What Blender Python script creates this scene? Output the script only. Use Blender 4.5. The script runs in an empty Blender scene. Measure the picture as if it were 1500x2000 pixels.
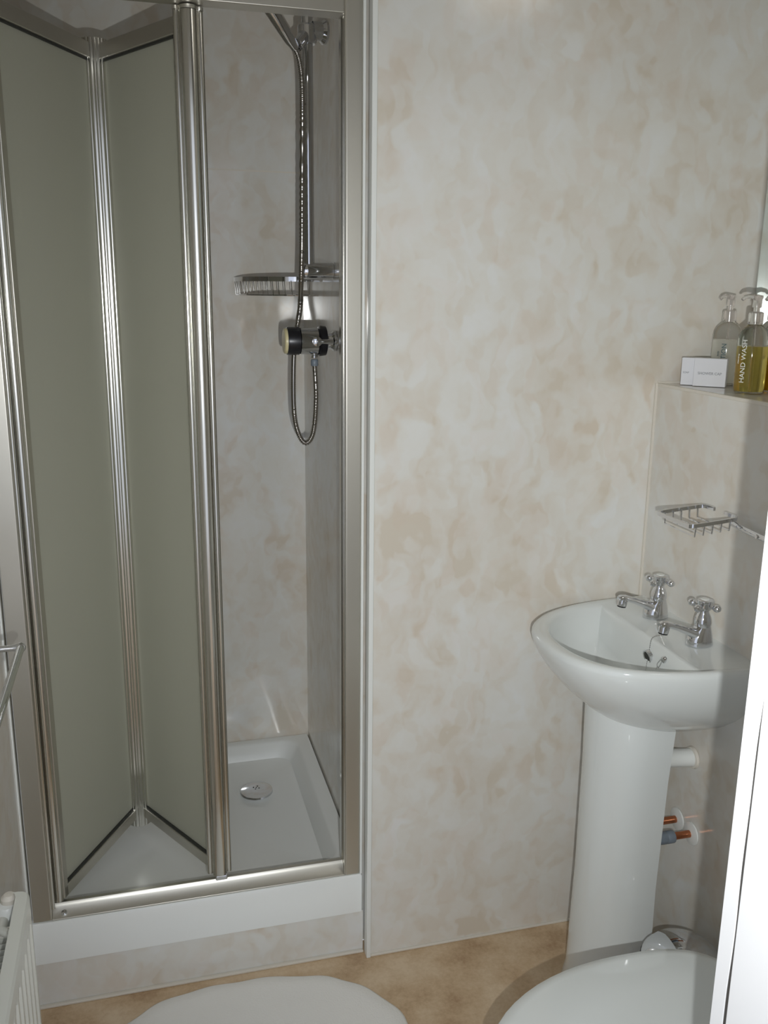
import bpy, bmesh, math, random
from mathutils import Vector, Matrix
random.seed(4)
PI = math.pi
S = bpy.context.scene
C = S.collection

# ---------------------------------------------------------------- camera
F_PX, W_, P_, R_ = 1770.5, -.26335, .23904, .01049
def cam_matrix():
    cw, sw, cp, sp, cr, sr = math.cos(W_), math.sin(W_), math.cos(P_), math.sin(P_), math.cos(R_), math.sin(R_)
    Y = Matrix(((cw, 0, sw), (0, 1, 0), (-sw, 0, cw)))
    P = Matrix(((1, 0, 0), (0, cp, -sp), (0, sp, cp)))
    Z = Matrix(((cr, -sr, 0), (sr, cr, 0), (0, 0, 1)))
    M = Z @ P @ Y                      # rows: right, down, forward in (x, -z, y)
    def w(r): return Vector((r[0], r[2], -r[1]))
    right, down, fwd = w(M[0]), w(M[1]), w(M[2])
    return Matrix((right, -down, -fwd)).transposed(), fwd
cam_rot, cam_fwd = cam_matrix()
cd = bpy.data.cameras.new('camera')
cam = bpy.data.objects.new('camera', cd)
C.objects.link(cam)
cam.matrix_world = Matrix.Translation((0, 0, 1.5)) @ cam_rot.to_4x4()
cd.sensor_fit = 'HORIZONTAL'; cd.sensor_width = 36; cd.lens = 36 * F_PX / 1500
cd.clip_start = .02
S.camera = cam

# ---------------------------------------------------------------- world and lights
wd = bpy.data.worlds.new('world'); S.world = wd; wd.use_nodes = True
wd.node_tree.nodes['Background'].inputs[0].default_value = (.80, .86, 1.0, 1)
wd.node_tree.nodes['Background'].inputs[1].default_value = .88
def lamp(name, kind, loc, energy, color, **kw):
    l = bpy.data.lights.new(name, kind); l.energy = energy; l.color = color
    for k, v in kw.items(): setattr(l, k, v)
    o = bpy.data.objects.new(name, l); C.objects.link(o); o.location = loc
    return o
fl = lamp('camera_flash', 'SPOT', (.05, 0, 1.40), 54, (.975, 1, 1.0), shadow_soft_size=.005, spot_size=math.radians(96), spot_blend=1.0)
fl.rotation_euler = (Vector((.72, 1.745, 1.06)) - Vector(fl.location)).to_track_quat('-Z', 'Y').to_euler()
cl = lamp('ceiling_light', 'AREA', (1.08, .78, 2.33), 1.0, (1, .96, .90), shape='DISK', size=.30)
cl.rotation_euler = (0, 0, 0)
S.view_settings.view_transform = 'Standard'; S.view_settings.look = 'None'
S.view_settings.gamma = 1; S.view_settings.use_curve_mapping = False
S.view_settings.exposure = 0.0
S.cycles.blur_glossy = .15; S.cycles.sample_clamp_indirect = 8

# ---------------------------------------------------------------- materials
def lin(r, g, b):
    return tuple(((c / 255) / 12.92 if c / 255 < .04045 else ((c / 255 + .055) / 1.055) ** 2.4) for c in (r, g, b)) + (1,)
def mat(name, col, rough=.5, metal=0., **kw):
    m = bpy.data.materials.new(name); m.use_nodes = True
    b = m.node_tree.nodes['Principled BSDF']
    b.inputs['Base Color'].default_value = col
    b.inputs['Roughness'].default_value = rough; b.inputs['Metallic'].default_value = metal
    for k, v in kw.items(): b.inputs[k.replace('_', ' ')].default_value = v
    return m
def nn(m, t, **kw):
    n = m.node_tree.nodes.new(t)
    for k, v in kw.items(): setattr(n, k, v)
    return n
def ramp(m, stops):
    r = nn(m, 'ShaderNodeValToRGB'); e = r.color_ramp.elements
    while len(e) < len(stops): e.new(.5)
    for el, (p, c) in zip(e, stops): el.position = p; el.color = c
    return r
def marble(name, rough=.16, spec=.5):
    m = mat(name, (.6, .6, .6, 1), rough); L = m.node_tree.links; b = m.node_tree.nodes['Principled BSDF']
    b.inputs['Specular IOR Level'].default_value = spec
    tc = nn(m, 'ShaderNodeTexCoord')
    n1 = nn(m, 'ShaderNodeTexNoise'); n1.inputs['Scale'].default_value = 9; n1.inputs['Detail'].default_value = 3
    L.new(tc.outputs['Object'], n1.inputs['Vector'])
    sub = nn(m, 'ShaderNodeVectorMath', operation='MULTIPLY_ADD')
    L.new(n1.outputs['Color'], sub.inputs[0]); sub.inputs[1].default_value = (.13, .13, .13)
    L.new(tc.outputs['Object'], sub.inputs[2])
    # shear so that the strokes lean like brush marks
    mp = nn(m, 'ShaderNodeMapping'); mp.inputs['Rotation'].default_value = (0, .5, .3); mp.inputs['Scale'].default_value = (1.25, 1, .8)
    L.new(sub.outputs[0], mp.inputs['Vector'])
    v = nn(m, 'ShaderNodeTexVoronoi', feature='SMOOTH_F1'); v.inputs['Scale'].default_value = 20; v.inputs['Smoothness'].default_value = .55
    L.new(mp.outputs[0], v.inputs['Vector'])
    v2 = nn(m, 'ShaderNodeTexVoronoi', feature='SMOOTH_F1'); v2.inputs['Scale'].default_value = 34; v2.inputs['Smoothness'].default_value = .45
    L.new(mp.outputs[0], v2.inputs['Vector'])
    n2 = nn(m, 'ShaderNodeTexNoise'); n2.inputs['Scale'].default_value = 4.2; n2.inputs['Detail'].default_value = 5; n2.inputs['Roughness'].default_value = .6
    L.new(tc.outputs['Object'], n2.inputs['Vector'])
    s1 = nn(m, 'ShaderNodeSeparateColor'); L.new(v.outputs['Color'], s1.inputs[0])
    s2 = nn(m, 'ShaderNodeSeparateColor'); L.new(v2.outputs['Color'], s2.inputs[0])
    a = nn(m, 'ShaderNodeMath', operation='MULTIPLY_ADD'); L.new(s1.outputs[0], a.inputs[0]); a.inputs[1].default_value = .30
    bb = nn(m, 'ShaderNodeMath', operation='MULTIPLY_ADD'); L.new(s2.outputs[1], bb.inputs[0]); bb.inputs[1].default_value = .22
    L.new(n2.outputs['Fac'], bb.inputs[2]); L.new(bb.outputs[0], a.inputs[2])
    r = ramp(m, [(.36, lin(228, 229, 227)), (.66, lin(224, 222, 215)), (.92, lin(218, 211, 199)), (1, lin(214, 205, 190))])
    L.new(a.outputs[0], r.inputs[0])
    # pinkish cast in some strokes
    mx = nn(m, 'ShaderNodeMix', data_type='RGBA', blend_type='MULTIPLY')
    r2 = ramp(m, [(.62, (1, 1, 1, 1)), (.80, (1, .975, .965, 1))]); L.new(s1.outputs[1], r2.inputs[0])
    mx.inputs['Factor'].default_value = .8; L.new(r.outputs[0], mx.inputs['A']); L.new(r2.outputs[0], mx.inputs['B'])
    L.new(mx.outputs['Result'], b.inputs['Base Color'])
    return m
M = {}
M['marble'] = marble('cream_marble_laminate')
M['marble_shower'] = marble('cream_marble_laminate_shower', .10, .6)
M['white_pvc'] = mat('white_pvc', lin(232, 234, 230), .3)
M['seal'] = mat('cream_sealant', lin(222, 216, 204), .5)
M['paint'] = mat('white_gloss_paint', lin(238, 238, 238), .3)
M['plaster'] = mat('white_plaster', lin(225, 222, 214), .8)
M['ceramic'] = mat('white_ceramic', lin(226, 230, 228), .07, Coat_Weight=.4, Coat_Roughness=.03)
M['acrylic'] = mat('white_acrylic', lin(243, 245, 242), .16)
M['chrome'] = mat('chrome', (.72, .73, .75, 1), .055, 1)
M['silver'] = mat('polished_aluminium', (.70, .69, .645, 1), .19, 1)
M['satin'] = mat('satin_aluminium', (.61, .59, .53, 1), .34, .9)
M['black'] = mat('black_plastic', (.010, .010, .013, 1), .3)
M['gasket'] = mat('dark_gasket', (.03, .032, .028, 1), .5)
M['cream_plastic'] = mat('cream_plastic', lin(226, 214, 168), .3)
M['copper'] = mat('copper', (.52, .20, .10, 1), .25, 1)
M['grey_plastic'] = mat('grey_plastic', lin(120, 130, 140), .4)
M['ivory'] = mat('ivory_enamel', lin(226, 227, 218), .3)
M['crack_shade'] = mat('crack_shade', (.05, .045, .04, 1), .9)  # dark colour standing in for the shade inside the architrave crack
M['card'] = mat('white_card', lin(224, 225, 229), .6)
M['ink'] = mat('grey_ink', lin(140, 142, 146), .6)
M['ink_dark'] = mat('dark_teal_ink', lin(70, 96, 100), .5)
M['ink_white'] = mat('white_ink', lin(238, 240, 235), .5)
M['mirror'] = mat('mirror_glass', (.80, .86, .83, 1), .01, 1)
M['clear'] = mat('clear_plastic', (.97, .97, .95, 1), .04, Transmission_Weight=1.0, IOR=1.22)
M['pump_clear'] = mat('clear_pump_plastic', (.97, .93, .90, 1), .12, Transmission_Weight=.86, IOR=1.3)
M['amber'] = mat('amber_soap', lin(236, 178, 20), .12, Transmission_Weight=.75, IOR=1.33)
M['yellow'] = mat('yellow_soap', lin(226, 208, 110), .10, Transmission_Weight=.8, IOR=1.33)
M['lotion'] = mat('white_lotion', lin(245, 244, 234), .35)
# frosted glass: rough transmission plus a little grey-green body
fg = mat('frosted_glass', lin(206, 206, 190), .50, Transmission_Weight=.36, IOR=1.25); M['frost'] = fg
fg.node_tree.nodes['Principled BSDF'].inputs['Specular IOR Level'].default_value = .25
nz = nn(fg, 'ShaderNodeTexNoise'); nz.inputs['Scale'].default_value = 900
bp = nn(fg, 'ShaderNodeBump'); bp.inputs['Strength'].default_value = .12; bp.inputs['Distance'].default_value = .002
tcx = nn(fg, 'ShaderNodeTexCoord')
fg.node_tree.links.new(tcx.outputs['Object'], nz.inputs['Vector']); fg.node_tree.links.new(nz.outputs['Fac'], bp.inputs['Height'])
fg.node_tree.links.new(bp.outputs[0], fg.node_tree.nodes['Principled BSDF'].inputs['Normal'])
# floor vinyl
fv = mat('beige_cork_vinyl', (.5, .4, .3, 1), .5); M['vinyl'] = fv
tcx = nn(fv, 'ShaderNodeTexCoord'); n1 = nn(fv, 'ShaderNodeTexNoise'); n1.inputs['Scale'].default_value = 90; n1.inputs['Detail'].default_value = 6; n1.inputs['Roughness'].default_value = .7
n2 = nn(fv, 'ShaderNodeTexNoise'); n2.inputs['Scale'].default_value = 11; n2.inputs['Detail'].default_value = 4
ad = nn(fv, 'ShaderNodeMath', operation='MULTIPLY_ADD'); ad.inputs[1].default_value = .5
L = fv.node_tree.links
L.new(tcx.outputs['Object'], n1.inputs['Vector']); L.new(tcx.outputs['Object'], n2.inputs['Vector'])
L.new(n1.outputs['Fac'], ad.inputs[0]); L.new(n2.outputs['Fac'], ad.inputs[2])
rr = ramp(fv, [(.50, lin(176, 145, 112)), (.72, lin(203, 176, 142)), (.95, lin(220, 198, 168))])
L.new(ad.outputs[0], rr.inputs[0]); L.new(rr.outputs[0], fv.node_tree.nodes['Principled BSDF'].inputs['Base Color'])
# cotton mat
cm = mat('white_cotton', lin(243, 241, 236), .95); M['cotton'] = cm
tcx = nn(cm, 'ShaderNodeTexCoord'); wv = nn(cm, 'ShaderNodeTexNoise'); wv.inputs['Scale'].default_value = 260; wv.inputs['Detail'].default_value = 3
b2 = nn(cm, 'ShaderNodeBump'); b2.inputs['Strength'].default_value = .35; b2.inputs['Distance'].default_value = .003
L = cm.node_tree.links
L.new(tcx.outputs['Object'], wv.inputs['Vector']); L.new(wv.outputs['Fac'], b2.inputs['Height']); L.new(b2.outputs[0], cm.node_tree.nodes['Principled BSDF'].inputs['Normal'])

# ---------------------------------------------------------------- mesh helpers
def BM(): return bmesh.new()
def box(bm, x0, x1, y0, y1, z0, z1):
    v = [bm.verts.new(p) for p in ((x0, y0, z0), (x1, y0, z0), (x1, y1, z0), (x0, y1, z0), (x0, y0, z1), (x1, y0, z1), (x1, y1, z1), (x0, y1, z1))]
    for f in ((0, 3, 2, 1), (4, 5, 6, 7), (0, 1, 5, 4), (1, 2, 6, 5), (2, 3, 7, 6), (3, 0, 4, 7)): bm.faces.new([v[i] for i in f])
    return bm
def loft(bm, rings, cap0=True, cap1=True, closed=True):
    vs = [[bm.verts.new(p) for p in r] for r in rings]
    n = len(vs[0])
    for a, b in zip(vs, vs[1:]):
        for i in range(n if closed else n - 1):
            j = (i + 1) % n
            bm.faces.new((a[i], a[j], b[j], b[i]))
    if cap0: bm.faces.new(vs[0][::-1])
    if cap1: bm.faces.new(vs[-1])
    return bm
def frame_of(t):
    t = t.normalized(); up = Vector((0, 0, 1)) if abs(t.z) < .9 else Vector((1, 0, 0))
    a = t.cross(up).normalized(); return a, a.cross(t).normalized()
def tube(bm, pts, r, n=12, closed=False, caps=True):
    pts = [Vector(p) for p in pts]; rings = []
    m = len(pts); a = b = None
    for i, p in enumerate(pts):
        if closed: t = pts[(i + 1) % m] - pts[i - 1]
        else: t = pts[min(i + 1, m - 1)] - pts[max(i - 1, 0)]
        t.normalize()
        if a is None: a, b = frame_of(t)
        else:
            a = (a - t * a.dot(t)).normalized(); b = a.cross(t).normalized()
        rad = r[i] if isinstance(r, (list, tuple)) else r
        rings.append([p + (a * math.cos(2 * PI * k / n) + b * math.sin(2 * PI * k / n)) * rad for k in range(n)])
    if closed: rings.append(rings[0]); 
    if closed:
        vs = [[bm.verts.new(p) for p in rr] for rr in rings[:-1]]; vs.append(vs[0])
        for A, B in zip(vs, vs[1:]):
            for i in range(n): bm.faces.new((A[i], A[(i + 1) % n], B[(i + 1) % n], B[i]))
        return bm
    return loft(bm, rings, caps, caps)
def lathe(bm, prof, o, axis=(0, 0, 1), n=28, caps=True):
    o = Vector(o); t = Vector(axis).normalized(); a, b = frame_of(t)
    rings = [[o + t * z + (a * math.cos(2 * PI * k / n) + b * math.sin(2 * PI * k / n)) * max(r, 1e-5) for k in range(n)] for r, z in prof]
    return loft(bm, rings, caps, caps)
def smooth_path(pts, k=8):
    P = [Vector(p) for p in pts]; out = []
    for i in range(len(P) - 1):
        p0, p1, p2, p3 = P[max(i - 1, 0)], P[i], P[i + 1], P[min(i + 2, len(P) - 1)]
        for j in range(k):
            t = j / k
            out.append(.5 * ((2 * p1) + (p2 - p0) * t + (2 * p0 - 5 * p1 + 4 * p2 - p3) * t * t + (3 * p1 - p0 - 3 * p2 + p3) * t ** 3))
    out.append(P[-1]); return out
def obj(name, bm, m, parent=None, smooth=False, bevel=0, angle=35):
    bmesh.ops.recalc_face_normals(bm, faces=bm.faces)
    me = bpy.data.meshes.new(name); bm.to_mesh(me); bm.free()
    o = bpy.data.objects.new(name, me); C.objects.link(o)
    me.materials.append(M[m] if isinstance(m, str) else m)
    if smooth:
        me.polygons.foreach_set('use_smooth', [True] * len(me.polygons))
        bm2 = BM(); bm2.from_mesh(me)
        for e in bm2.edges:
            if len(e.link_faces) == 2 and e.calc_face_angle(0) > math.radians(angle): e.smooth = False
        bm2.to_mesh(me); bm2.free()
    if bevel:
        md = o.modifiers.new('bevel', 'BEVEL'); md.width = bevel; md.segments = 3; md.limit_method = 'ANGLE'; md.angle_limit = math.radians(40)
        me.polygons.foreach_set('use_smooth', [True] * len(me.polygons))
        md.harden_normals = True
    if parent is not None:
        o.parent = parent
        if parent.type == 'EMPTY': o.location = [-c for c in parent.location]
    return o
def tag(o, label, cat, group=None):
    o['label'] = label; o['category'] = cat
    if group: o['group'] = group
    return o
def thing(name, label, cat, loc, group=None):
    o = bpy.data.objects.new(name, None); C.objects.link(o); o.location = loc; o.empty_display_size = .03
    return tag(o, label, cat, group)
def struct(name, bm, m, parent=None, **kw):
    o = obj(name, bm, m, parent, **kw)
    if parent is None: o['kind'] = 'structure'
    return o
def text_bm(s, size, xdir, ydir, origin, depth=.0003, spacing=1.0):
    cu = bpy.data.curves.new('t', 'FONT'); cu.body = s; cu.size = size; cu.extrude = depth; cu.align_x = 'CENTER'; cu.align_y = 'CENTER'
    cu.space_character = spacing
    o = bpy.data.objects.new('t', cu); C.objects.link(o)
    dg = bpy.context.evaluated_depsgraph_get(); me = bpy.data.meshes.new_from_object(o.evaluated_get(dg))
    bpy.data.objects.remove(o); bpy.data.curves.remove(cu)
    x, y = Vector(xdir).normalized(), Vector(ydir).normalized(); z = x.cross(y)
    mw = Matrix.Translation(origin) @ Matrix((x, y, z)).transposed().to_4x4()
    me.transform(mw); bm = BM(); bm.from_mesh(me); bpy.data.meshes.remove(me); return bm

# ---------------------------------------------------------------- room shell
YW = 1.745; XR = 1.302; XB = 1.077; XL = -.28; CH = 2.35; ZL = 1.314
struct('floor', box(BM(), -.5, 1.5, -1.6, 1.80, -.05, 0), 'vinyl')
struct('ceiling', box(BM(), -.4, 1.45, .46, 2.6, CH, CH + .05), 'plaster')
struct('wall_back', box(BM(), .446, XR + .08, YW, YW + .055, 0, CH), 'marble')
struct('wall_right', box(BM(), XR, XR + .08, .46, YW, 0, CH), 'marble')
struct('wall_left', box(BM(), XL - .08, XL, .46, 1.760, 0, CH), 'marble')
struct('wall_shower_right', box(BM(), .435, .446 + .09, YW + .057, 2.465, 0, CH), 'marble_shower')
struct('wall_shower_left', box(BM(), XL - .08, XL, 1.785, 2.465, 0, CH), 'marble_shower')
bm = box(BM(), XL - .08, .54, 2.465, 2.53, 0, 1.7945); struct('wall_shower_back', bm, 'marble_shower')
bm = box(BM(), XL - .08, .54, 2.465, 2.53, 1.7965, CH); struct('wall_shower_back', bm, 'marble_shower')
struct('trim_1', box(BM(), XL, .435, 2.4645, 2.47, 1.7935, 1.7975), 'seal')
# front wall with the door opening the photograph is taken through
bm = BM(); box(bm, .52, 1.45, .48, .575, 0, CH); box(bm, -.40, -.32, .48, .575, 0, CH); box(bm, -.40, 1.45, .48, .575, 2.06, CH)
struct('wall_front', bm, 'plaster')
bm = BM(); box(bm, .4780, .52, .44, .5785, 0, 2.06)
struct('door_1', bm, 'paint', bevel=.0015)
# the painted architrave meets the lining in a wavering crack
bm = BM(); rings = []
for i in range(131):
    z = 2.08 * i / 130
    w = .0012 * math.sin(z * 9.1) + .0008 * math.sin(z * 23.7 + 1) + .0005 * math.sin(z * 51)
    rings.append([(.478, .5810 + w, z), (.545, .5810 + w, z), (.545, .600, z), (.4795, .600, z), (.478, .5985, z)])
loft(bm, rings)
struct('trim_2', bm, 'paint', smooth=True)

struct('trim_crack_shade', box(BM(), .4792, .50, .5770, .5825, 0, 2.06), 'crack_shade')  # added dark strip filling the crack, shade put in as colour
# boxed-in pipe duct behind the basin, a ledge on top
struct('wall_duct', box(BM(), XB, XR, .60, YW, 0, ZL - .006), 'marble')
struct('wall_duct_top', box(BM(), XB + .004, XR, .60, YW, ZL - .006, ZL - .001), 'marble')
struct('trim_3', box(BM(), XB - .0015, XB + .005, .60, YW - .001, ZL - .007, ZL), 'seal', bevel=.0015)
struct('trim_4', box(BM(), XB - .005, XB + .001, YW - .005, YW + .001, 0, ZL), 'seal')
struct('trim_5', box(BM(), XB, XR, YW - .003, YW + .001, ZL - .001, ZL + .003), 'seal')
# corner trim at the shower opening
struct('trim_6', box(BM(), .438, .4485, 1.738, 1.762, 0, CH), 'white_pvc', bevel=.002)
struct('trim_7', box(BM(), .4275, .4330, 1.7645, 1.785, .206, CH), 'white_pvc', bevel=.0015)
struct('trim_8', box(BM(), XL - .001, XL + .003, 1.759, 1.768, 0, CH), 'white_pvc', bevel=.0015)
# bead where the wall meets the floor
def bead(name, x0, x1, y0, y1): struct(name, box(BM(), x0, x1, y0, y1, 0, .006), 'seal', bevel=.002)
bead('baseboard_back', .4485, XB, YW - .005, YW + .001)
bead('baseboard_shower', XL, .436, 1.759, 1.768)
bead('baseboard_duct', XB - .005, XB + .001, .60, YW)
struct('wall_tray_riser', box(BM(), XL, .436, 1.768, 1.80, 0, .108), 'marble')

# ---------------------------------------------------------------- shower tray
def rrect(x0, x1, y0, y1, r, z, k=6):
    out = []
    for cx, cy, a0 in ((x1 - r, y1 - r, 0), (x0 + r, y1 - r, 90), (x0 + r, y0 + r, 180), (x1 - r, y0 + r, 270)):
        for i in range(k + 1):
            a = math.radians(a0 + 90 * i / k); out.append((cx + r * math.cos(a), cy + r * math.sin(a), z))
    return out
t = thing('shower_tray', 'white acrylic shower tray raised on a marble-effect riser', 'shower tray', (.08, 2.11, .108))
bm = BM()
x0, x1, y0, y1 = XL + .001, .434, 1.764, 2.4645
loft(bm, [rrect(x0, x1, y0, y1, .004, .108), rrect(x0, x1, y0, y1, .004, .200), rrect(x0 + .003, x1 - .003, y0 + .003, y1 - .003, .004, .205),
          rrect(x0 + .034, x1 - .034, 1.826, y1 - .022, .045, .205), rrect(x0 + .042, x1 - .042, 1.834, y1 - .030, .045, .200),
          rrect(x0 + .062, x1 - .066, 1.860, y1 - .050, .040, .164), rrect(x0 + .075, x1 - .080, 1.88, y1 - .065, .035, .159), rrect(x0 + .3, x1 - .3, 2.1, y1 - .25, .02, .157)], True, True)
obj('tray_body', bm, 'acrylic', t, smooth=True)
w = obj('waste_cover', lathe(BM(), [(.020, .155), (.024, .163), (.041, .164), (.0445, .1665), (.043, .171), (.025, .1745), (0, .1755)], (.251, 2.24, 0), n=40), 'chrome', t, smooth=True)
bm = BM()
for dx, dy in ((-.007, .003), (.004, .007), (.007, -.004), (-.003, -.007), (0, 0)): lathe(bm, [(.0018, .175), (.0018, .1758)], (.251 + dx, 2.245 + dy, 0), n=10)
obj('waste_holes', bm, 'black', w)

# ---------------------------------------------------------------- shower enclosure with bi-fold door
t = thing('shower_enclosure', 'silver-framed bi-fold shower door with frosted panes, folded half open', 'shower door', (.08, 1.83, .206))
ZT = 2.045
bm = BM(); box(bm, .3945, .4275, 1.767, 1.803, .206, ZT); obj('wall_profile', bm, 'satin', t, bevel=.003)
bm = BM(); box(bm, .3895, .3945, 1.785, 1.803, .236, ZT); tube(bm, [(.3935, 1.7685, .212), (.3935, 1.7685, ZT)], .0018, 8); obj('profile_lip', bm, 'silver', t, smooth=True)
bm = BM(); box(bm, XL + .005, -.236, 1.769, 1.805, .206, ZT); obj('wall_profile', bm, 'satin', t, bevel=.003)
bm = BM(); tube(bm, [(-.2335, 1.780, .228), (-.2335, 1.780, ZT)], .0045, 12); tube(bm, [(-.222, 1.794, .236), (-.222, 1.794, 1.985)], .009, 16); obj('hinge_post', bm, 'silver', t, smooth=True)
bm = BM()
loft(bm, [[(-.236, 1.769, .2055), (-.236, 1.768, .208), (-.236, 1.790, .222), (-.236, 1.794, .230), (-.236, 1.803, .230), (-.236, 1.805, .2055)],
          [(.3945, 1.769, .2055), (.3945, 1.768, .208), (.3945, 1.790, .222), (.3945, 1.794, .230), (.3945, 1.803, .230), (.3945, 1.805, .2055)]])
obj('bottom_track', bm, 'satin', t, bevel=.0012)
bm = BM(); box(bm, -.236, .3945, 1.769, 1.812, 1.989, ZT); obj('top_rail', bm, 'satin', t, bevel=.002)
A = Vector((-.222, 1.796, 0)); B = Vector((-.053, 2.108, 0)); Cc = Vector((.117, 1.812, 0))
def obox(bm, a, b, th, z0, z1, off=0):
    d = (b - a).normalized(); n = Vector((-d.y, d.x, 0)) * th / 2; o = Vector((d.y, -d.x, 0)) * off
    r = [a + n + o, b + n + o, b - n + o, a - n + o]
    loft(bm, [[(p.x, p.y, z0) for p in r], [(p.x, p.y, z1) for p in r]])
def door_leaf(a, b, i0, i1):
    d = (b - a).normalized(); L = (b - a).length
    P = lambda s: a + d * s
    zb, zt = .236, 1.978
    fr = BM()
    obox(fr, P(.006), P(L - .006), .022, zb, zb + .026); obox(fr, P(.006), P(L - .006), .022, zt - .030, zt)
    obox(fr, P(.004), P(i0), .022, zb, zt); obox(fr, P(L - i1), P(L - .004), .022, zb, zt)
    f = obj('door_leaf', fr, 'satin', t, bevel=.002)
    g = BM(); obox(g, P(i0 - .003), P(L - i1 + .003), .005, zb + .022, zt - .026); obj('frosted_pane', g, 'frost', f)
    k = BM()
    for s0, s1, z0, z1 in ((i0 - .001, i0 + .004, zb + .026, zt - .030), (L - i1 - .004, L - i1 + .001, zb + .026, zt - .030), (i0, L - i1, zb + .025, zb + .031), (i0, L - i1, zt - .034, zt - .029)):
        obox(k, P(s0), P(s1), .014, z0, z1)
    obj('gasket', k, 'gasket', f)
door_leaf(A, B, .020, .036)
door_leaf(B, Cc, .036, .030)
def ribbed(bm, c, r, rib, nr, z0, z1, n=120, a0=0):
    ring = []
    for i in range(n):
        a = 2 * PI * i / n
        rr = r + rib * abs(math.sin(nr * a / 2 + a0)) ** .6
        ring.append((c[0] + rr * math.cos(a), c[1] + rr * math.sin(a)))
    loft(bm, [[(x, y, z) for x, y in ring] for z in (z0, z1)])
bm = BM(); ribbed(bm, (B.x - .001, B.y - .020), .0255, .0016, 18, .218, 1.986); obj('hinge_knuckle', bm, 'silver', t, smooth=True, angle=24)
# handle stile: three rounded ribs facing the room
bm = BM(); ring = []
def arc(cx, cy, r, a0, a1, k): return [(cx + r * math.cos(math.radians(a0 + (a1 - a0) * i / k)), cy + r * math.sin(math.radians(a0 + (a1 - a0) * i / k))) for i in range(k + 1)]
ring = arc(.0955, 1.808, .0060, 100, 330, 14) + arc(.1165, 1.804, .0160, 200, 345, 22) + arc(.1360, 1.808, .0065, 215, 440, 14) + [(.134, 1.830), (.096, 1.828)]
loft(bm, [[(x, y, z) for x, y in ring] for z in (.238, 1.980)]); h = obj('handle_stile', bm, 'silver', t, smooth=True, angle=40)
bm = BM(); loft(bm, [[(.116 + (x - .116) * s, 1.810 + (y - 1.810) * s, z) for x, y in ring] for s, z in ((.9, 1.980), (1.03, 1.981), (1.03, 1.987), (.8, 1.988))]); obj('end_cap', bm, 'satin', h, smooth=True)
bm = BM(); box(bm, .106, .132, 1.790, 1.818, .226, .238); obj('guide_shoe', bm, 'chrome', t, bevel=.003)
bm = BM(); lathe(bm, [(.006, 0), (.006, .004), (.004, .006), (0, .0065)], (-.212, 1.778, .214), (0, -.5, 1), 14); obj('screw_cap', bm, 'chrome', t, smooth=True)

# ---------------------------------------------------------------- shower fittings on the right shower wall
WX = .435; BX = .377; BY = 2.06
t = thing('riser_rail', 'chrome vertical shower riser rail on the right shower wall', 'shower rail', (WX, BY, 1.52))
obj('rail', tube(BM(), [(BX, BY, 1.545), (BX, BY, 2.20)], .0120, 24), 'chrome', t, smooth=True)
for z in (1.542, 2.19):
    bm = BM(); lathe(bm, [(.0185, 0), (.0185, .062), (.0180, .073), (.0165, .0755), (0, .076)], (WX, BY, z), (-1, 0, 0), 28)
    lathe(bm, [(.020, 0), (.020, .004), (.016, .006)], (WX, BY, z), (-1, 0, 0), 28)
    obj('rail_bracket', bm, 'chrome', t, smooth=True)
bm = BM(); lathe(bm, [(.0170, -.019), (.0205, -.015), (.0205, .015), (.0170, .019)], (BX, BY, 2.022), (0, 0, 1), 28)
lathe(bm, [(.0185, 0), (.0185, .020), (.0240, .026), (.0240, .031), (0, .032)], (BX + .010, BY, 2.030), (1, .2, 0), 24)
s = obj('handset_holder', bm, 'chrome', t, smooth=True)
bm = BM(); tube(bm, [(BX - .006, BY - .006, 2.018), (BX - .022, BY - .030, 1.998), (BX - .030, BY - .043, 1.989)], [.013, .0125, .0130], 20); obj('holder_ball', bm, 'chrome', s, smooth=True)
HB = Vector((.3435, 2.012, 1.981)); HD = (Vector((.262, 1.965, 2.072)) - HB).normalized()
t = thing('hand_shower', 'chrome hand shower tilted up in its holder', 'shower head', HB)
bm = BM(); tube(bm, [HB + HD * s for s in (0, .012, .02, .07, .15, .19)], [.008, .0095, .0115, .0125, .014, .017], 22); hd = obj('handle', bm, 'chrome', t, smooth=True)
hc = HB + HD * .215
bm = BM(); lathe(bm, [(.012, -.018), (.030, -.012), (.038, 0), (.038, .010), (.034, .013), (0, .013)], hc, (-.45, -.3, -.8), 36); obj('spray_head', bm, 'chrome', t, smooth=True)
# hose
VY = 2.052; VZ = 1.389
path = smooth_path([HB + HD * .004, (.351, 2.012, 1.962), (.357, 2.016, 1.925), (.3585, 2.020, 1.86), (.3570, 2.024, 1.72), (.3555, 2.026, 1.60), (.3545, 2.034, 1.53), (.3585, 2.075, 1.465), (.3575, 2.100, 1.43), (.3495, 2.104, 1.38), (.3440, 2.094, 1.30),
                    (.3420, 2.075, 1.22), (.350, 2.063, 1.175), (.364, 2.056, 1.156), (.378, 2.049, 1.172), (.386, 2.052, 1.21), (.389, 2.052, 1.27), (.386, 2.052, 1.335)], 40)
seg = []; acc = 0
rs = []
for i, p in enumerate(path):
    if i: acc += (p - path[i - 1]).length
    rs.append(.0056 + .0009 * math.sin(acc * 2 * PI / .0042))
bm = BM(); tube(bm, path, rs, 12)
t = thing('shower_hose', 'ribbed chrome shower hose looping below the mixer valve', 'shower hose', path[-1])
obj('hose', bm, mat('hose_chrome', (.50, .48, .45, 1), .18, 1), t, smooth=True, angle=80)
bm = BM(); lathe(bm, [(.0075, 0), (.0085, .002), (.0085, .012), (.0068, .015)], (.386, 2.052, 1.333), (0, 0, 1), 20); obj('hose_nut', bm, 'grey_plastic', t, smooth=True)
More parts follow.
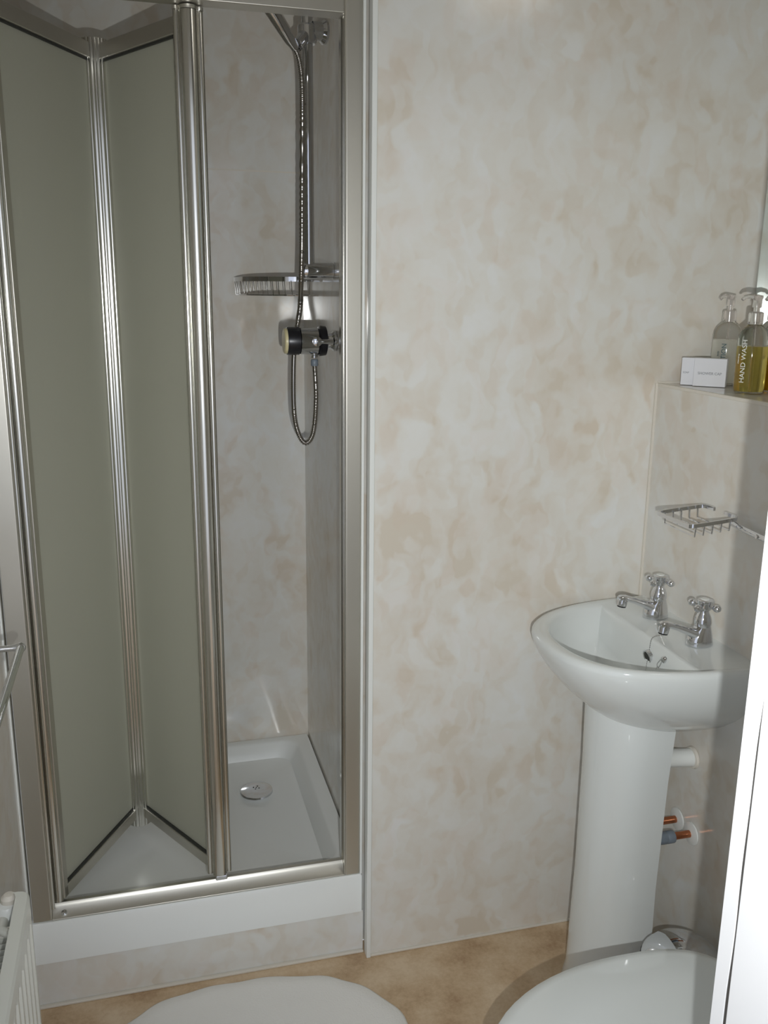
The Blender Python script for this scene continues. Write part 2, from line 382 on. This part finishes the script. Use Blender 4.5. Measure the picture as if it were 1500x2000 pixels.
# mixer valve: horizontal body pointing out of the wall
t = thing('mixer_valve', 'chrome bar shower mixer with two black control rings', 'shower valve', (WX, VY, VZ))
vd = (-1, 0, 0)
def vl(prof, m, name, par=t, n=40): return obj(name, lathe(BM(), prof, (WX, VY, VZ), vd, n), m, par, smooth=True)
vl([(.014, 0), (.0235, .001), (.0235, .006), (.019, .012), (.017, .030)], 'chrome', 'wall_flange')
vl([(.027, .022), (.0325, .024), (.0345, .038), (.028, .040)], 'black', 'flow_ring')
vl([(.027, .040), (.0298, .043), (.0298, .082), (.027, .083)], 'chrome', 'valve_body')
vl([(.025, .083), (.0308, .084), (.0312, .108), (.0300, .112), (.0270, .1122)], 'black', 'temperature_ring')
c = vl([(.0285, .111), (.0280, .117), (.0255, .1190), (0, .1195)], 'cream_plastic', 'temperature_cap')
bm = BM(); lathe(bm, [(.0105, .020), (.0105, .029), (.006, .031)], (WX - .048, VY - .004, VZ), (0, -1, 0), 24); tube(bm, [(WX - .048, VY - .031, VZ), (WX - .012, VY - .031, VZ)], [.0055, .0062], 16)
lathe(bm, [(.009, 0), (.0095, .003), (.0095, .009), (.007, .011)], (WX - .010, VY - .031, VZ), (1, 0, 0), 20); obj('flow_lever', bm, 'chrome', t, smooth=True)
bm = BM(); lathe(bm, [(.010, 0), (.010, .006), (.0075, .008), (.0075, .014)], (.386, VY, VZ - .024), (0, 0, -1), 20); obj('outlet', bm, 'chrome', t, smooth=True)
# corner basket
t = thing('corner_basket', 'chrome wire basket hooked into the back corner of the shower', 'shower basket', (.432, 2.462, 1.49))
KX, KY = .4345, 2.4645
def quart(x0, y0, r, k=20):
    out = []
    for i in range(k + 1):
        a = PI / 2 * i / k; out.append((x0 - r * math.cos(a) ** .7, y0 - r * 1.35 * math.sin(a) ** .7))
    return out
bm = BM(); q = quart(KX - .005, KY - .006, .178)
outer = [(KX - .005, KY - .006)] + q
rings = [[(x + dx * .4, y, z) for dx, z in ((-.004, 1.520), (.004, 1.520), (.004, 1.531), (-.004, 1.531))] for x, y in q]
loft(bm, rings)
tube(bm, [(KX - .005, KY - .006 - .235, 1.526), (KX - .005, KY - .006, 1.526), (KX - .183, KY - .006, 1.526)], .003, 8)
obj('rim', bm, 'chrome', t, smooth=True)
bm = BM()
q2 = [(x + .006 * (1 - i / 20), y + .006 * i / 20, 1.488) for i, (x, y) in enumerate(q)]
tube(bm, q2, .0024, 8)
nw = 17
for i in range(nw):
    f = (i + .3) / nw * 20; a = int(f); fr = f - a
    p = Vector((*q[a], 0)).lerp(Vector((*q[min(a + 1, 20)], 0)), fr)
    tube(bm, [(p.x, p.y, 1.522), (p.x + .003, p.y + .003, 1.489), (KX - .008, p.y + .004, 1.487) if p.y > KY - .22 else (p.x + .003, p.y + .01, 1.488)], .0013, 6)
obj('wire_basket', bm, 'chrome', t, smooth=True)

# ---------------------------------------------------------------- wash basin
SC = 1.524
def basin_outline(depth, hw, z, n=64, e=2.35, back=0.0):
    """closed D: straight back on the duct, rounded front"""
    out = []
    for i in range(n + 1):
        a = PI * i / n - PI / 2
        c, s = math.cos(a), math.sin(a)
        x = depth * abs(c) ** (2 / e); y = hw * (abs(s) ** (2 / (e + .25))) * (1 if s > 0 else -1)
        out.append((XB - back - x, SC + y, z))
    return out
bm = BM()
rings = []
# outer shell from under the bowl up to the rim; scale (depth, half width, z)
for d, h, z in ((.190, .100, .660), (.212, .122, .676), (.246, .152, .700), (.280, .180, .730), (.308, .199, .762), (.326, .209, .788), (.336, .2140, .808), (.3405, .2155, .822), (.3395, .2150, .8295), (.334, .2120, .8345), (.326, .206, .8355)):
    rings.append(basin_outline(d, h, z))
# the underside leaves the wall in a gentle curve near the back
NO = len(rings)
vs = [[bm.verts.new(p) for p in r] for r in rings]
n = len(rings[0])
for a, b in zip(vs, vs[1:]):
    for i in range(n - 1): bm.faces.new((a[i], a[i + 1], b[i + 1], b[i]))
bm.faces.new(vs[0])
bm.faces.new([vs[k][0] for k in range(NO)] + [vs[k][-1] for k in range(NO - 1, -1, -1)])
# bowl opening: D with straight back edge at the tap deck
def inner(depth0, depth1, hw, z, e=2.2):
    """depth0 = distance of the straight back edge from the duct, depth1 = front"""
    out = []
    for i in range(n):
        a = PI * i / (n - 1) - PI / 2
        c, s = math.cos(a), math.sin(a)
        x = depth0 + (depth1 - depth0) * abs(c) ** (2 / e); y = hw * (abs(s) ** (2 / (e + .1))) * (1 if s > 0 else -1)
        out.append((XB - x, SC + y, z))
    return out
R0 = [bm.verts.new(p) for p in inner(.112, .310, .1850, .8325)]
R1 = [bm.verts.new(p) for p in inner(.118, .3030, .1795, .826)]
last = vs[-1]
for i in range(n - 1): bm.faces.new((last[i], last[i + 1], R0[i + 1], R0[i]))
bm.faces.new([last[0]] + [R0[0], R0[-1]] + [last[-1]])
chain_ = [R0, R1]
for d0, d1, h, z in ((.125, .296, .171, .806), (.135, .282, .155, .770), (.150, .262, .128, .732), (.170, .250, .080, .708), (.190, .225, .030, .700)):
    chain_.append([bm.verts.new(p) for p in inner(d0, d1, h, z)])
for a, b in zip(chain_, chain_[1:]):
    for i in range(n): bm.faces.new((a[i], a[(i + 1) % n], b[(i + 1) % n], b[i]))
bm.faces.new(chain_[-1])
basin = t = thing('wash_basin', 'small white D-shaped wash basin below the tiled ledge', 'sink', (XB, SC, .655))
o = obj('basin_bowl', bm, 'ceramic', t, smooth=True, angle=60)
bm = BM()
od = Vector((-1, 0, -.25)).normalized(); oc = Vector((XB - .1275, 1.490, .799))
lathe(bm, [(.0135, -.004), (.0140, .0035), (.0120, .0045), (.0095, .002)], oc, od, 24); ov = obj('overflow_ring', bm, 'chrome', t, smooth=True)
bm = BM(); lathe(bm, [(.0100, -.002), (.0100, .0032)], oc, od, 20); obj('overflow_hole', bm, 'gasket', ov)
bm = BM(); lathe(bm, [(.021, 0), (.022, .002), (.018, .003), (0, .0025)], (XB - .207, SC, .7005), (0, 0, 1), 24); obj('waste_ring', bm, 'chrome', t, smooth=True)

# pedestal
def ushape(r, xc, xb, z, k=28):
    out = [(xb, SC + r * .98, z), (xc + (xb - xc) * .5, SC + r, z)]
    for i in range(k + 1):
        a = PI / 2 + PI * i / k; out.append((xc + r * 1.06 * math.cos(a), SC + r * math.sin(a), z))
    out += [(xc + (xb - xc) * .5, SC - r, z), (xb, SC - r * .98, z)]
    return out
bm = BM()
loft(bm, [ushape(.094, .934, .985, 0), ushape(.094, .934, .985, .02), ushape(.089, .937, .982, .06), ushape(.086, .940, .981, .30), ushape(.088, .943, .986, .55), ushape(.092, .945, .992, .69), ushape(.092, .945, .992, .715)])
tag(obj('basin_pedestal', bm, 'ceramic', smooth=True), 'tall white ceramic pedestal standing under the wash basin', 'pedestal')

# ---------------------------------------------------------------- taps
def tap(loc, label):
    X, Y, Z = loc
    t = thing('basin_tap', label, 'tap', loc, 'pillar taps on the basin')
    bm = BM()
    # waisted base running into the spout
    rings = []
    for z, rx, ry, cx in ((0, .0275, .0225, -.002), (.003, .0275, .0225, -.002), (.012, .0265, .0215, -.002), (.022, .0235, .0195, -.001), (.032, .0185, .0170, .001), (.038, .0150, .0150, .003)):
        rings.append([(X + cx + rx * math.cos(2 * PI * k / 32), Y + ry * math.sin(2 * PI * k / 32), Z + z) for k in range(32)])
    loft(bm, rings)
    obj('tap_body', bm, 'chrome', t, smooth=True)
    bm = BM(); rr = []
    for x, z, w, hgt in ((.004, .018, .016, .013), (-.018, .023, .0150, .0125), (-.038, .032, .0110, .0095), (-.058, .040, .0098, .0075), (-.074, .0455, .0100, .0075), (-.086, .0460, .0100, .0078), (-.0925, .0445, .007, .006)):
        rr.append([(X + x - .2 * hgt * math.sin(2 * PI * k / 20), Y + w * math.cos(2 * PI * k / 20), Z + z + hgt * math.sin(2 * PI * k / 20)) for k in range(20)])
    loft(bm, rr); sp = obj('spout', bm, 'chrome', t, smooth=True)
    lb = BM(); lathe(lb, [(.0100, 0), (.0108, .004), (.0102, .017), (.0085, .0175)], (X - .0815, Y, Z + .0475), (-.15, 0, -1), 22); a = obj('nozzle', lb, 'chrome', sp, smooth=True)
    lb = BM(); lathe(lb, [(.0092, .0175), (.0092, .0198), (.007, .0205)], (X - .0815, Y, Z + .0475), (-.15, 0, -1), 20); obj('aerator', lb, 'black', sp, smooth=True)
    bm = BM(); lathe(bm, [(.0150, .036), (.0165, .040), (.0170, .046), (.0155, .054), (.0125, .061), (.0100, .066), (.0100, .070)], (X + .002, Y, Z), n=28); obj('bonnet', bm, 'chrome', t, smooth=True)
    bm = BM(); lathe(bm, [(.0085, .068), (.0130, .072), (.0142, .078), (.0135, .084), (.0145, .0865), (.0145, .0895), (.0110, .0915), (0, .0918)], (X + .002, Y, Z), n=28)
    for k in range(4):
        a = PI / 2 * k + math.radians(28)
        lathe(bm, [(.0050, .010), (.0036, .014), (.0036, .018), (.0052, .0195), (.0068, .0225), (.0075, .026), (.0068, .0295), (.0042, .0325), (0, .0333)], (X + .002, Y, Z + .0785), (math.cos(a), math.sin(a), 0), 18)
    h = obj('cross_handle', bm, 'chrome', t, smooth=True)
    bm = BM(); lathe(bm, [(.0085, .0912), (.0080, .0926), (0, .093)], (X + .002, Y, Z), n=24); obj('indice', bm, 'white_pvc', h, smooth=True)
    return t
t1 = tap((1.034, 1.606, .8355), 'chrome pillar tap farther back, beside the main wall')
t2 = t1.copy(); C.objects.link(t2); t2.location = (1.034, 1.447, .8355)
t2['label'] = 'chrome pillar tap nearer the door frame, in front of the other'
for ch in list(t1.children):
    c = ch.copy(); C.objects.link(c); c.parent = t2
    for g in ch.children:
        d = g.copy(); C.objects.link(d); d.parent = c
# plug chain and stay
def chain(bm, pts, r=.0010, step=.0042):
    P = smooth_path(pts, 30); acc = 0; nxt = 0
    for i in range(1, len(P)):
        acc += (P[i] - P[i - 1]).length
        if acc >= nxt:
            bmesh.ops.create_icosphere(bm, subdivisions=1, radius=r * 1.5, matrix=Matrix.Translation(P[i])); nxt += step
    tube(bm, P[::6] + [P[-1]], r * .55, 5)
t = basin
bm = BM(); lathe(bm, [(.0065, -.004), (.0070, 0), (.0060, .003), (.003, .005), (0, .0055)], (.9525, 1.440, .812), (-1, 0, -.2), 20); stay = obj('chain_stay', bm, 'chrome', t, smooth=True)
bm = BM(); tri = [(.947, 1.4425, .812), (.945, 1.450, .800), (.9445, 1.444, .795), (.947, 1.4375, .810)]; tube(bm, smooth_path(tri, 6), .0009, 6)
chain(bm, [(.944, 1.447, .797), (.940, 1.449, .785), (.932, 1.452, .765), (.920, 1.47, .735), (.90, 1.50, .712), (.873, 1.522, .706)])
obj('plug_chain', bm, 'chrome', stay, smooth=True)
bm = BM(); lathe(bm, [(.019, 0), (.020, .006), (.015, .008), (.003, .010), (0, .012)], (XB - .207, SC, .703), n=24); obj('plug', bm, 'gasket', t, smooth=True)
bm = BM(); chain(bm, [(.985, 1.500, .8365), (.966, 1.497, .8375), (.957, 1.4955, .832), (.9535, 1.494, .815), (.9475, 1.489, .790), (.940, 1.485, .765), (.925, 1.49, .735), (.905, 1.505, .712)])
obj('overflow_chain', bm, 'chrome', basin, smooth=True)

# ---------------------------------------------------------------- soap basket on the duct wall
t = thing('soap_basket', 'small chrome wire soap basket on the wall above the taps', 'soap dish', (XB, 1.35, 1.08))
def flat(bm, pts, w, h, closed=False):
    P = [Vector(p) for p in pts]; rings = []
    for i, p in enumerate(P):
        tn = P[min(i + 1, len(P) - 1)] - P[max(i - 1, 0)]; tn.z = 0; tn.normalize(); nrm = Vector((-tn.y, tn.x, 0)) * w / 2
        rings.append([p + nrm + Vector((0, 0, -h / 2)), p - nrm + Vector((0, 0, -h / 2)), p - nrm + Vector((0, 0, h / 2)), p + nrm + Vector((0, 0, h / 2))])
    loft(bm, rings)
fx, bx = .972, 1.062
fz, bz = 1.081, 1.0965
loop = [(bx, 1.482, bz), (bx, 1.500, bz), (bx - .006, 1.511, bz), (bx - .018, 1.516, bz - .002), (fx + .016, 1.536, fz + .002), (fx + .004, 1.534, fz), (fx, 1.524, fz), (fx + .004, 1.440, fz - .001), (fx + .008, 1.429, fz), (fx + .02, 1.424, fz + .002), (bx - .016, 1.406, bz - .002), (bx - .004, 1.409, bz), (bx, 1.419, bz), (bx, 1.448, bz)]
bm = BM(); flat(bm, smooth_path(loop, 6), .0045, .0070); rim = obj('rim', bm, 'chrome', t, smooth=True)
bm = BM()
for k in range(5):
    f = .10 + .2 * k; x = fx + .006 + (bx - fx - .012) * f; z = fz + (bz - fz) * f
    ya = 1.532 - .018 * f; yb = 1.427 - .018 * f
    tube(bm, [(x, ya, z), (x, ya - .002, z - .022), (x, yb + .002, z - .022), (x, yb, z)], .0015, 8)
obj('wire_rack', bm, 'chrome', t, smooth=True)
bm = BM(); tube(bm, [(bx - .002, 1.425, bz - .012), (bx + .001, 1.405, bz - .016), (bx + .001, 1.34, bz - .019), (bx + .001, 1.24, bz - .021)], .0060, 14)
lathe(bm, [(.018, 0), (.018, .006), (.012, .010), (.008, .016)], (XB, 1.30, bz - .020), (-1, 0, 0), 24); obj('support_arm', bm, 'chrome', t, smooth=True)
bm = BM(); lathe(bm, [(.004, 0), (.0035, .0025), (0, .003)], (bx - .005, 1.345, bz - .0185), (-1, 0, 0), 12); obj('screw', bm, 'chrome', t, smooth=True)

# ---------------------------------------------------------------- mirror above the ledge
tag(obj('wall_mirror', box(BM(), XR - .006, XR, .75, YW - .006, ZL + .03, 2.15), 'mirror'), 'frameless wall mirror on the right wall above the ledge', 'mirror')

# ---------------------------------------------------------------- bottles and boxes on the ledge
def bottle(X, Y, label, liquid, fill, words, ink, azi, small=None, pump=1):
    t = thing('pump_bottle', label, 'pump bottle', (X, Y, ZL), 'pump bottles on the ledge')
    o = (X, Y, ZL)
    hb = .128
    bm = BM(); lathe(bm, [(.020, .001), (.0262, .0015), (.0285, .006), (.0290, .015), (.0290, .100), (.0278, .110), (.0235, .120), (.0165, .127), (.0125, .130), (.0118, .136)], o, n=40)
    b = obj('bottle_body', bm, 'clear', t, smooth=True)
    top = min(fill, .118)
    pr = [(.018, .004), (.0250, .0045), (.0272, .009)]
    z = .012
    for zz in (.03, .06, .09, .105, .112, .118):
        if zz < top: pr.append(((.0276 if zz < .1 else .0262 if zz < .108 else .0240), zz))
    pr += [(.0274 if top < .1 else .023, top), (0, top)]
    obj('liquid', lathe(BM(), pr, o, n=40), liquid, b, smooth=True)
    bm = BM(); tube(bm, [(X + .002, Y, ZL + .008), (X, Y, ZL + .135)], .0022, 8); obj('dip_tube', bm, 'pump_clear', b, smooth=True)
    bm = BM(); lathe(bm, [(.0130, .131), (.0140, .132), (.0140, .152), (.0125, .154), (.0085, .155)], o, n=32); obj('collar', bm, 'pump_clear', t, smooth=True)
    bm = BM(); lathe(bm, [(.0060, .154), (.0060, .162), (.0085, .163), (.0085, .178), (.0100, .181), (.0095, .185), (0, .187)], o, n=28)
    d = Vector((math.cos(pump), math.sin(pump), 0))
    P = Vector(o)
    tube(bm, [P + Vector((0, 0, .181)), P + d * .018 + Vector((0, 0, .184)), P + d * .030 + Vector((0, 0, .182)), P + d * .036 + Vector((0, 0, .177))], [.0055, .0045, .0038, .003], 14)
    obj('pump_head', bm, 'pump_clear', t, smooth=True)
    # lettering running up the bottle, wrapped on the front
    def up(s, size, az, zc, ink_):
        nrm = Vector((math.cos(az), math.sin(az), 0))
        tb = text_bm(s, size, (0, 0, 1), Vector((math.sin(az), -math.cos(az), 0)), P + nrm * .0288 + Vector((0, 0, zc)), .0002)
        # bend round the cylinder
        for v in tb.verts:
            q = v.co - P; u = q.dot(Vector((math.sin(az), -math.cos(az), 0))); rad = q.dot(nrm) + .0006
            a2 = az - u / .029
            v.co = P + Vector((math.cos(a2) * rad, math.sin(a2) * rad, q.z))
        obj('lettering', tb, ink_, b)
    up(words, .0135, azi, .062, ink)
    if small: up(small, .0052, azi - .42, .066, ink)
    return t
view = lambda x, y: math.atan2(-y, -x)
a = bottle(1.201, 1.690, 'pump bottle of white lotion standing behind the small white boxes', 'lotion', .094, 'LOTION', 'ink_dark', view(1.201, 1.690) - .15, 'body', pump=math.radians(200))
a = bottle(1.147, 1.532, 'pump bottle of pale yellow hand wash with white upright lettering', 'yellow', .090, 'HAND WASH', 'ink_white', view(1.147, 1.532) - .50, 'cleansing', pump=math.radians(185))
a = bottle(1.207, 1.545, 'pump bottle of darker amber liquid beside the mirror', 'amber', .068, 'SHOWER GEL', 'ink_white', view(1.207, 1.545) + .9, pump=math.radians(190))
def carton(pa, pb, dep, h, words, size, label, shift=0):
    a, b = Vector((*pa, ZL)), Vector((*pb, ZL)); d = (b - a).normalized(); n = Vector((-d.y, d.x, 0))
    bm = BM(); r = [a, b, b + n * dep, a + n * dep]
    loft(bm, [r, [p + Vector((0, 0, h)) for p in r]])
    t = thing('soap_carton', label, 'small box', a.lerp(b, .5) + n * dep / 2, 'small white cartons on the ledge')
    o = obj('carton', bm, 'card', t, bevel=.0006)
    c = a.lerp(b, .5) + Vector((0, 0, h * .46)) - n * .0003 + d * shift
    obj('lettering', text_bm(words, size, d, (0, 0, 1), c, .0002), 'ink', o)
carton((1.106, 1.703), (1.145, 1.668), .030, .0565, 'SOAP', .0052, 'small white carton at the far left end of the ledge, partly covered', -.0165)
carton((1.118, 1.676), (1.165, 1.632), .020, .0575, 'SHOWER CAP', .0075, 'small white carton in front, hiding part of the other carton', 0)

# ---------------------------------------------------------------- pipes below the basin
t = thing('waste_pipe', 'short white plastic waste pipe entering the wall behind the pedestal', 'pipe', (XB, 1.49, .56))
obj('pipe', tube(BM(), [(.99, 1.505, .562), (XB, 1.492, .560)], .0190, 28), 'white_pvc', t, smooth=True)
obj('rubber_seal', lathe(BM(), [(.0195, 0), (.0235, .001), (.0225, .006), (.0190, .007)], (XB, 1.492, .560), (-1, 0, 0), 28), 'seal', t, smooth=True)
for i, (y, z, lab) in enumerate(((1.523, .397, 'copper supply pipe with white collar, nearer the pedestal'), (1.470, .395, 'copper supply pipe with white collar and grey coupling, nearer the door'))):
    t = thing('supply_pipe', lab, 'pipe', (XB, y, z), 'copper pipes under the basin')
    obj('pipe', tube(BM(), [(.975, y, z), (XB, y, z)], .0078, 20), 'copper', t, smooth=True)
    obj('wall_collar', lathe(BM(), [(.0090, .001), (.0245, .0012), (.0240, .004), (.012, .007), (.0085, .0072)], (XB, y, z), (-1, 0, 0), 32), 'white_pvc', t, smooth=True)
    if i: obj('coupling', lathe(BM(), [(.008, .044), (.0125, .045), (.0135, .048), (.0135, .060), (.0125, .062), (.0135, .064), (.0130, .085), (.009, .086)], (XB, y, z), (-1, 0, 0), 24), 'grey_plastic', t, smooth=True)

# ---------------------------------------------------------------- toilet
TY = .955
def egg(x0, x1, hw, z, n=56, e=2.25):
    """rounded front at x0, flatter back at x1"""
    out = []; xm = x0 + (x1 - x0) * .60
    for i in range(n):
        a = 2 * PI * i / n; c, s = math.cos(a), math.sin(a)
        lx = (xm - x0) if c < 0 else (x1 - xm)
        ee = 2.05 if c < 0 else 3.2
        out.append((xm + lx * abs(c) ** (2 / ee) * (1 if c > 0 else -1), TY + hw * abs(s) ** (2 / ee) * (1 if s > 0 else -1), z))
    return out
t = thing('toilet', 'white toilet with its lid closed beside the door frame', 'toilet', (.72, TY, 0))
bm = BM()
loft(bm, [egg(.58, .86, .105, 0), egg(.58, .86, .105, .03), egg(.60, .85, .092, .10), egg(.585, .86, .098, .20), egg(.50, .88, .14, .30), egg(.450, .90, .168, .37), egg(.440, .905, .174, .392), egg(.445, .905, .172, .400)])
obj('bowl', bm, 'ceramic', t, smooth=True)
bm = BM(); loft(bm, [egg(.435, .895, .178, .402), egg(.430, .90, .182, .406), egg(.430, .90, .182, .416), egg(.434, .895, .179, .420)]); obj('seat', bm, 'acrylic', t, smooth=True)
bm = BM(); loft(bm, [egg(.431, .895, .182, .4215), egg(.4265, .90, .1855, .425), egg(.4265, .90, .1855, .431), egg(.431, .896, .182, .4365), egg(.450, .885, .165, .4405), egg(.55, .83, .10, .4425), egg(.65, .75, .02, .443)]); obj('lid', bm, 'ceramic', t, smooth=True, angle=70)
bm = BM(); box(bm, .925, 1.071, TY - .18, TY + .145, .40, .80); obj('cistern', bm, 'ceramic', t, bevel=.015)
bm = BM(); box(bm, .84, .93, TY - .10, TY + .10, .30, .402); obj('cistern_shelf', bm, 'ceramic', t, bevel=.01)
bm = BM(); box(bm, .918, 1.074, TY - .188, TY + .150, .800, .825); obj('cistern_lid', bm, 'ceramic', t, bevel=.008)

# pedal bin behind the toilet
t = thing('pedal_bin', 'small round chrome bin between the toilet and the duct wall', 'bin', (.968, 1.310, 0))
obj('bin_body', lathe(BM(), [(.076, 0), (.078, .004), (.078, .225), (.074, .228)], (.968, 1.310, 0), n=40), 'chrome', t, smooth=True)
obj('bin_lid', lathe(BM(), [(.079, .229), (.080, .233), (.078, .240), (.065, .256), (.040, .269), (.015, .2745), (0, .275)], (.968, 1.310, 0), n=40), 'chrome', t, smooth=True)
obj('rim_band', lathe(BM(), [(.079, .222), (.0815, .224), (.0815, .231), (.079, .232)], (.968, 1.310, 0), n=40), 'black', t, smooth=True)

# ---------------------------------------------------------------- bath mat
bm = BM()
def matring(s, z):
    out = []
    pts = [(-.225, 1.50), (-.19, 1.60), (-.103, 1.661), (-.04, 1.702), (.035, 1.722), (.114, 1.729), (.20, 1.726), (.293, 1.707), (.36, 1.683), (.415, 1.640), (.459, 1.575), (.475, 1.50), (.47, 1.38), (.44, 1.28), (.36, 1.20), (.22, 1.16), (.06, 1.17), (-.08, 1.20), (-.17, 1.27), (-.215, 1.38)]
    n_ = len(pts)
    for i in range(n_):
        for j in range(8):
            u = j / 8; p = [Vector(pts[(i + q) % n_]) for q in (-1, 0, 1, 2)]
            c = .5 * ((2 * p[1]) + (p[2] - p[0]) * u + (2 * p[0] - 5 * p[1] + 4 * p[2] - p[3]) * u * u + (3 * p[1] - p[0] - 3 * p[2] + p[3]) * u ** 3)
            ctr = Vector((.125, 1.445)); k = i * 8 + j
            w = 1 + .006 * math.sin(k * .55) + .004 * math.sin(k * .23 + 1)
            c = ctr + (c - ctr) * s * w
            out.append((c.x, c.y, z))
    return out
loft(bm, [matring(.985, .0008), matring(1.0, .005), matring(.997, .010), matring(.98, .0135), matring(.90, .0145), matring(.6, .015), matring(.2, .015)])
tag(obj('bath_mat', bm, 'cotton', smooth=True, angle=80), 'rounded white bath mat on the floor before the shower', 'bath mat')

# ---------------------------------------------------------------- radiator and towel rail on the left wall
t = thing('radiator', 'ribbed white panel radiator on the left wall beneath the towel rail', 'radiator', (XL, .97, .08))
RX = -.2; RY0, RY1, RZ0, RZ1 = .64, 1.296, .08, .612
bm = BM(); n_f = 19; cols = []
fz0, fz1 = RZ0 + .04, RZ1 - .032
pitch = (RY1 - RY0 - .036) / n_f
ys = [(RY0, 0)]
prof = [(RY0, 0)]
for i in range(n_f):
    y0 = RY0 + .025 + i * pitch
    prof += [(y0, 0), (y0 + pitch * .18, -.0085), (y0 + pitch * .50, -.0085), (y0 + pitch * .68, 0)]
prof += [(RY1 - .012, 0), (RY1 - .004, -.002), (RY1, -.008)]
zs = [(RZ0, 0), (fz0, 0), (fz0 + .012, 1), (fz1 - .012, 1), (fz1, 0), (RZ1 - .006, 0), (RZ1 - .001, 2), (RZ1, 3)]
rings = []
for z, md in zs:
    rings.append([(RX + (d if md in (1,) or y > RY1 - .02 else 0) - (0 if md < 2 else .003 if md == 2 else .010), y, z) for y, d in prof])
vs = [[bm.verts.new(p) for p in r] for r in rings]
for a, b in zip(vs, vs[1:]):
    for i in range(len(prof) - 1): bm.faces.new((a[i], a[i + 1], b[i + 1], b[i]))
res = bmesh.ops.extrude_face_region(bm, geom=list(bm.faces))
for v in [g for g in res['geom'] if isinstance(g, bmesh.types.BMVert)]: v.co.x = min(v.co.x, RX) - .010
obj('front_panel', bm, 'ivory', t, smooth=True, angle=25)
bm = BM()
for i in range(46):
    y = RY0 + .02 + i * (RY1 - RY0 - .05) / 45
    box(bm, XL + .016, RX - .022, y, y + .0016, RZ0 + .03, RZ1 - .055)
    if i % 2 == 0 and i < 45: box(bm, RX - .0225, RX - .0215, y, y + (RY1 - RY0 - .05) / 45, RZ0 + .03, RZ1 - .055)
box(bm, XL + .006, XL + .015, RY0 + .04, RY1 - .04, RZ0 + .03, RZ1 - .10)
obj('convector_fins', bm, 'ivory', t)
bm = BM(); tube(bm, [(RX - .02, RY1 - .06, RZ1 - .03), (-.238, RY1 - .045, RZ1 - .03), (-.238, RY1 - .012, RZ1 - .03)], .007, 14); obj('vent_pipe', bm, 'ivory', t, smooth=True)
bm = BM(); lathe(bm, [(.010, -.016), (.0165, -.012), (.0180, -.002), (.0165, .008), (.0110, .015), (0, .017)], (-.234, 1.290, .583), (0, -.1, 1), 28); vc = obj('valve_cap', bm, 'white_pvc', t, smooth=True)
bm = BM(); lathe(bm, [(.0105, .010), (.0125, .016), (.0120, .022), (.007, .027), (0, .028)], (-.231, 1.296, .583), (0, 0, 1), 24); obj('cap_top', bm, 'seal', vc, smooth=True)
t = thing('towel_rail', 'chrome towel rail on the left wall above the radiator', 'towel rail', (XL, 1.416, .957))
obj('rail', tube(BM(), [(-.2, 1.412, .957), (-.2, .72, .957)], .0062, 20), 'chrome', t, smooth=True)
for y in (1.416, .72):
    bm = BM(); tube(bm, [(XL, y, .957), (-.250, y, .957), (-.212, y, .957), (-.200, y, .958)], [.010, .0055, .0050, .0068], 18)
    lathe(bm, [(.018, 0), (.018, .004), (.012, .008)], (XL, y, .957), (1, 0, 0), 24)
    bmesh.ops.create_uvsphere(bm, u_segments=20, v_segments=12, radius=.0080, matrix=Matrix.Translation((-.2, y, .957)))
    obj('rail_bracket', bm, 'chrome', t, smooth=True)
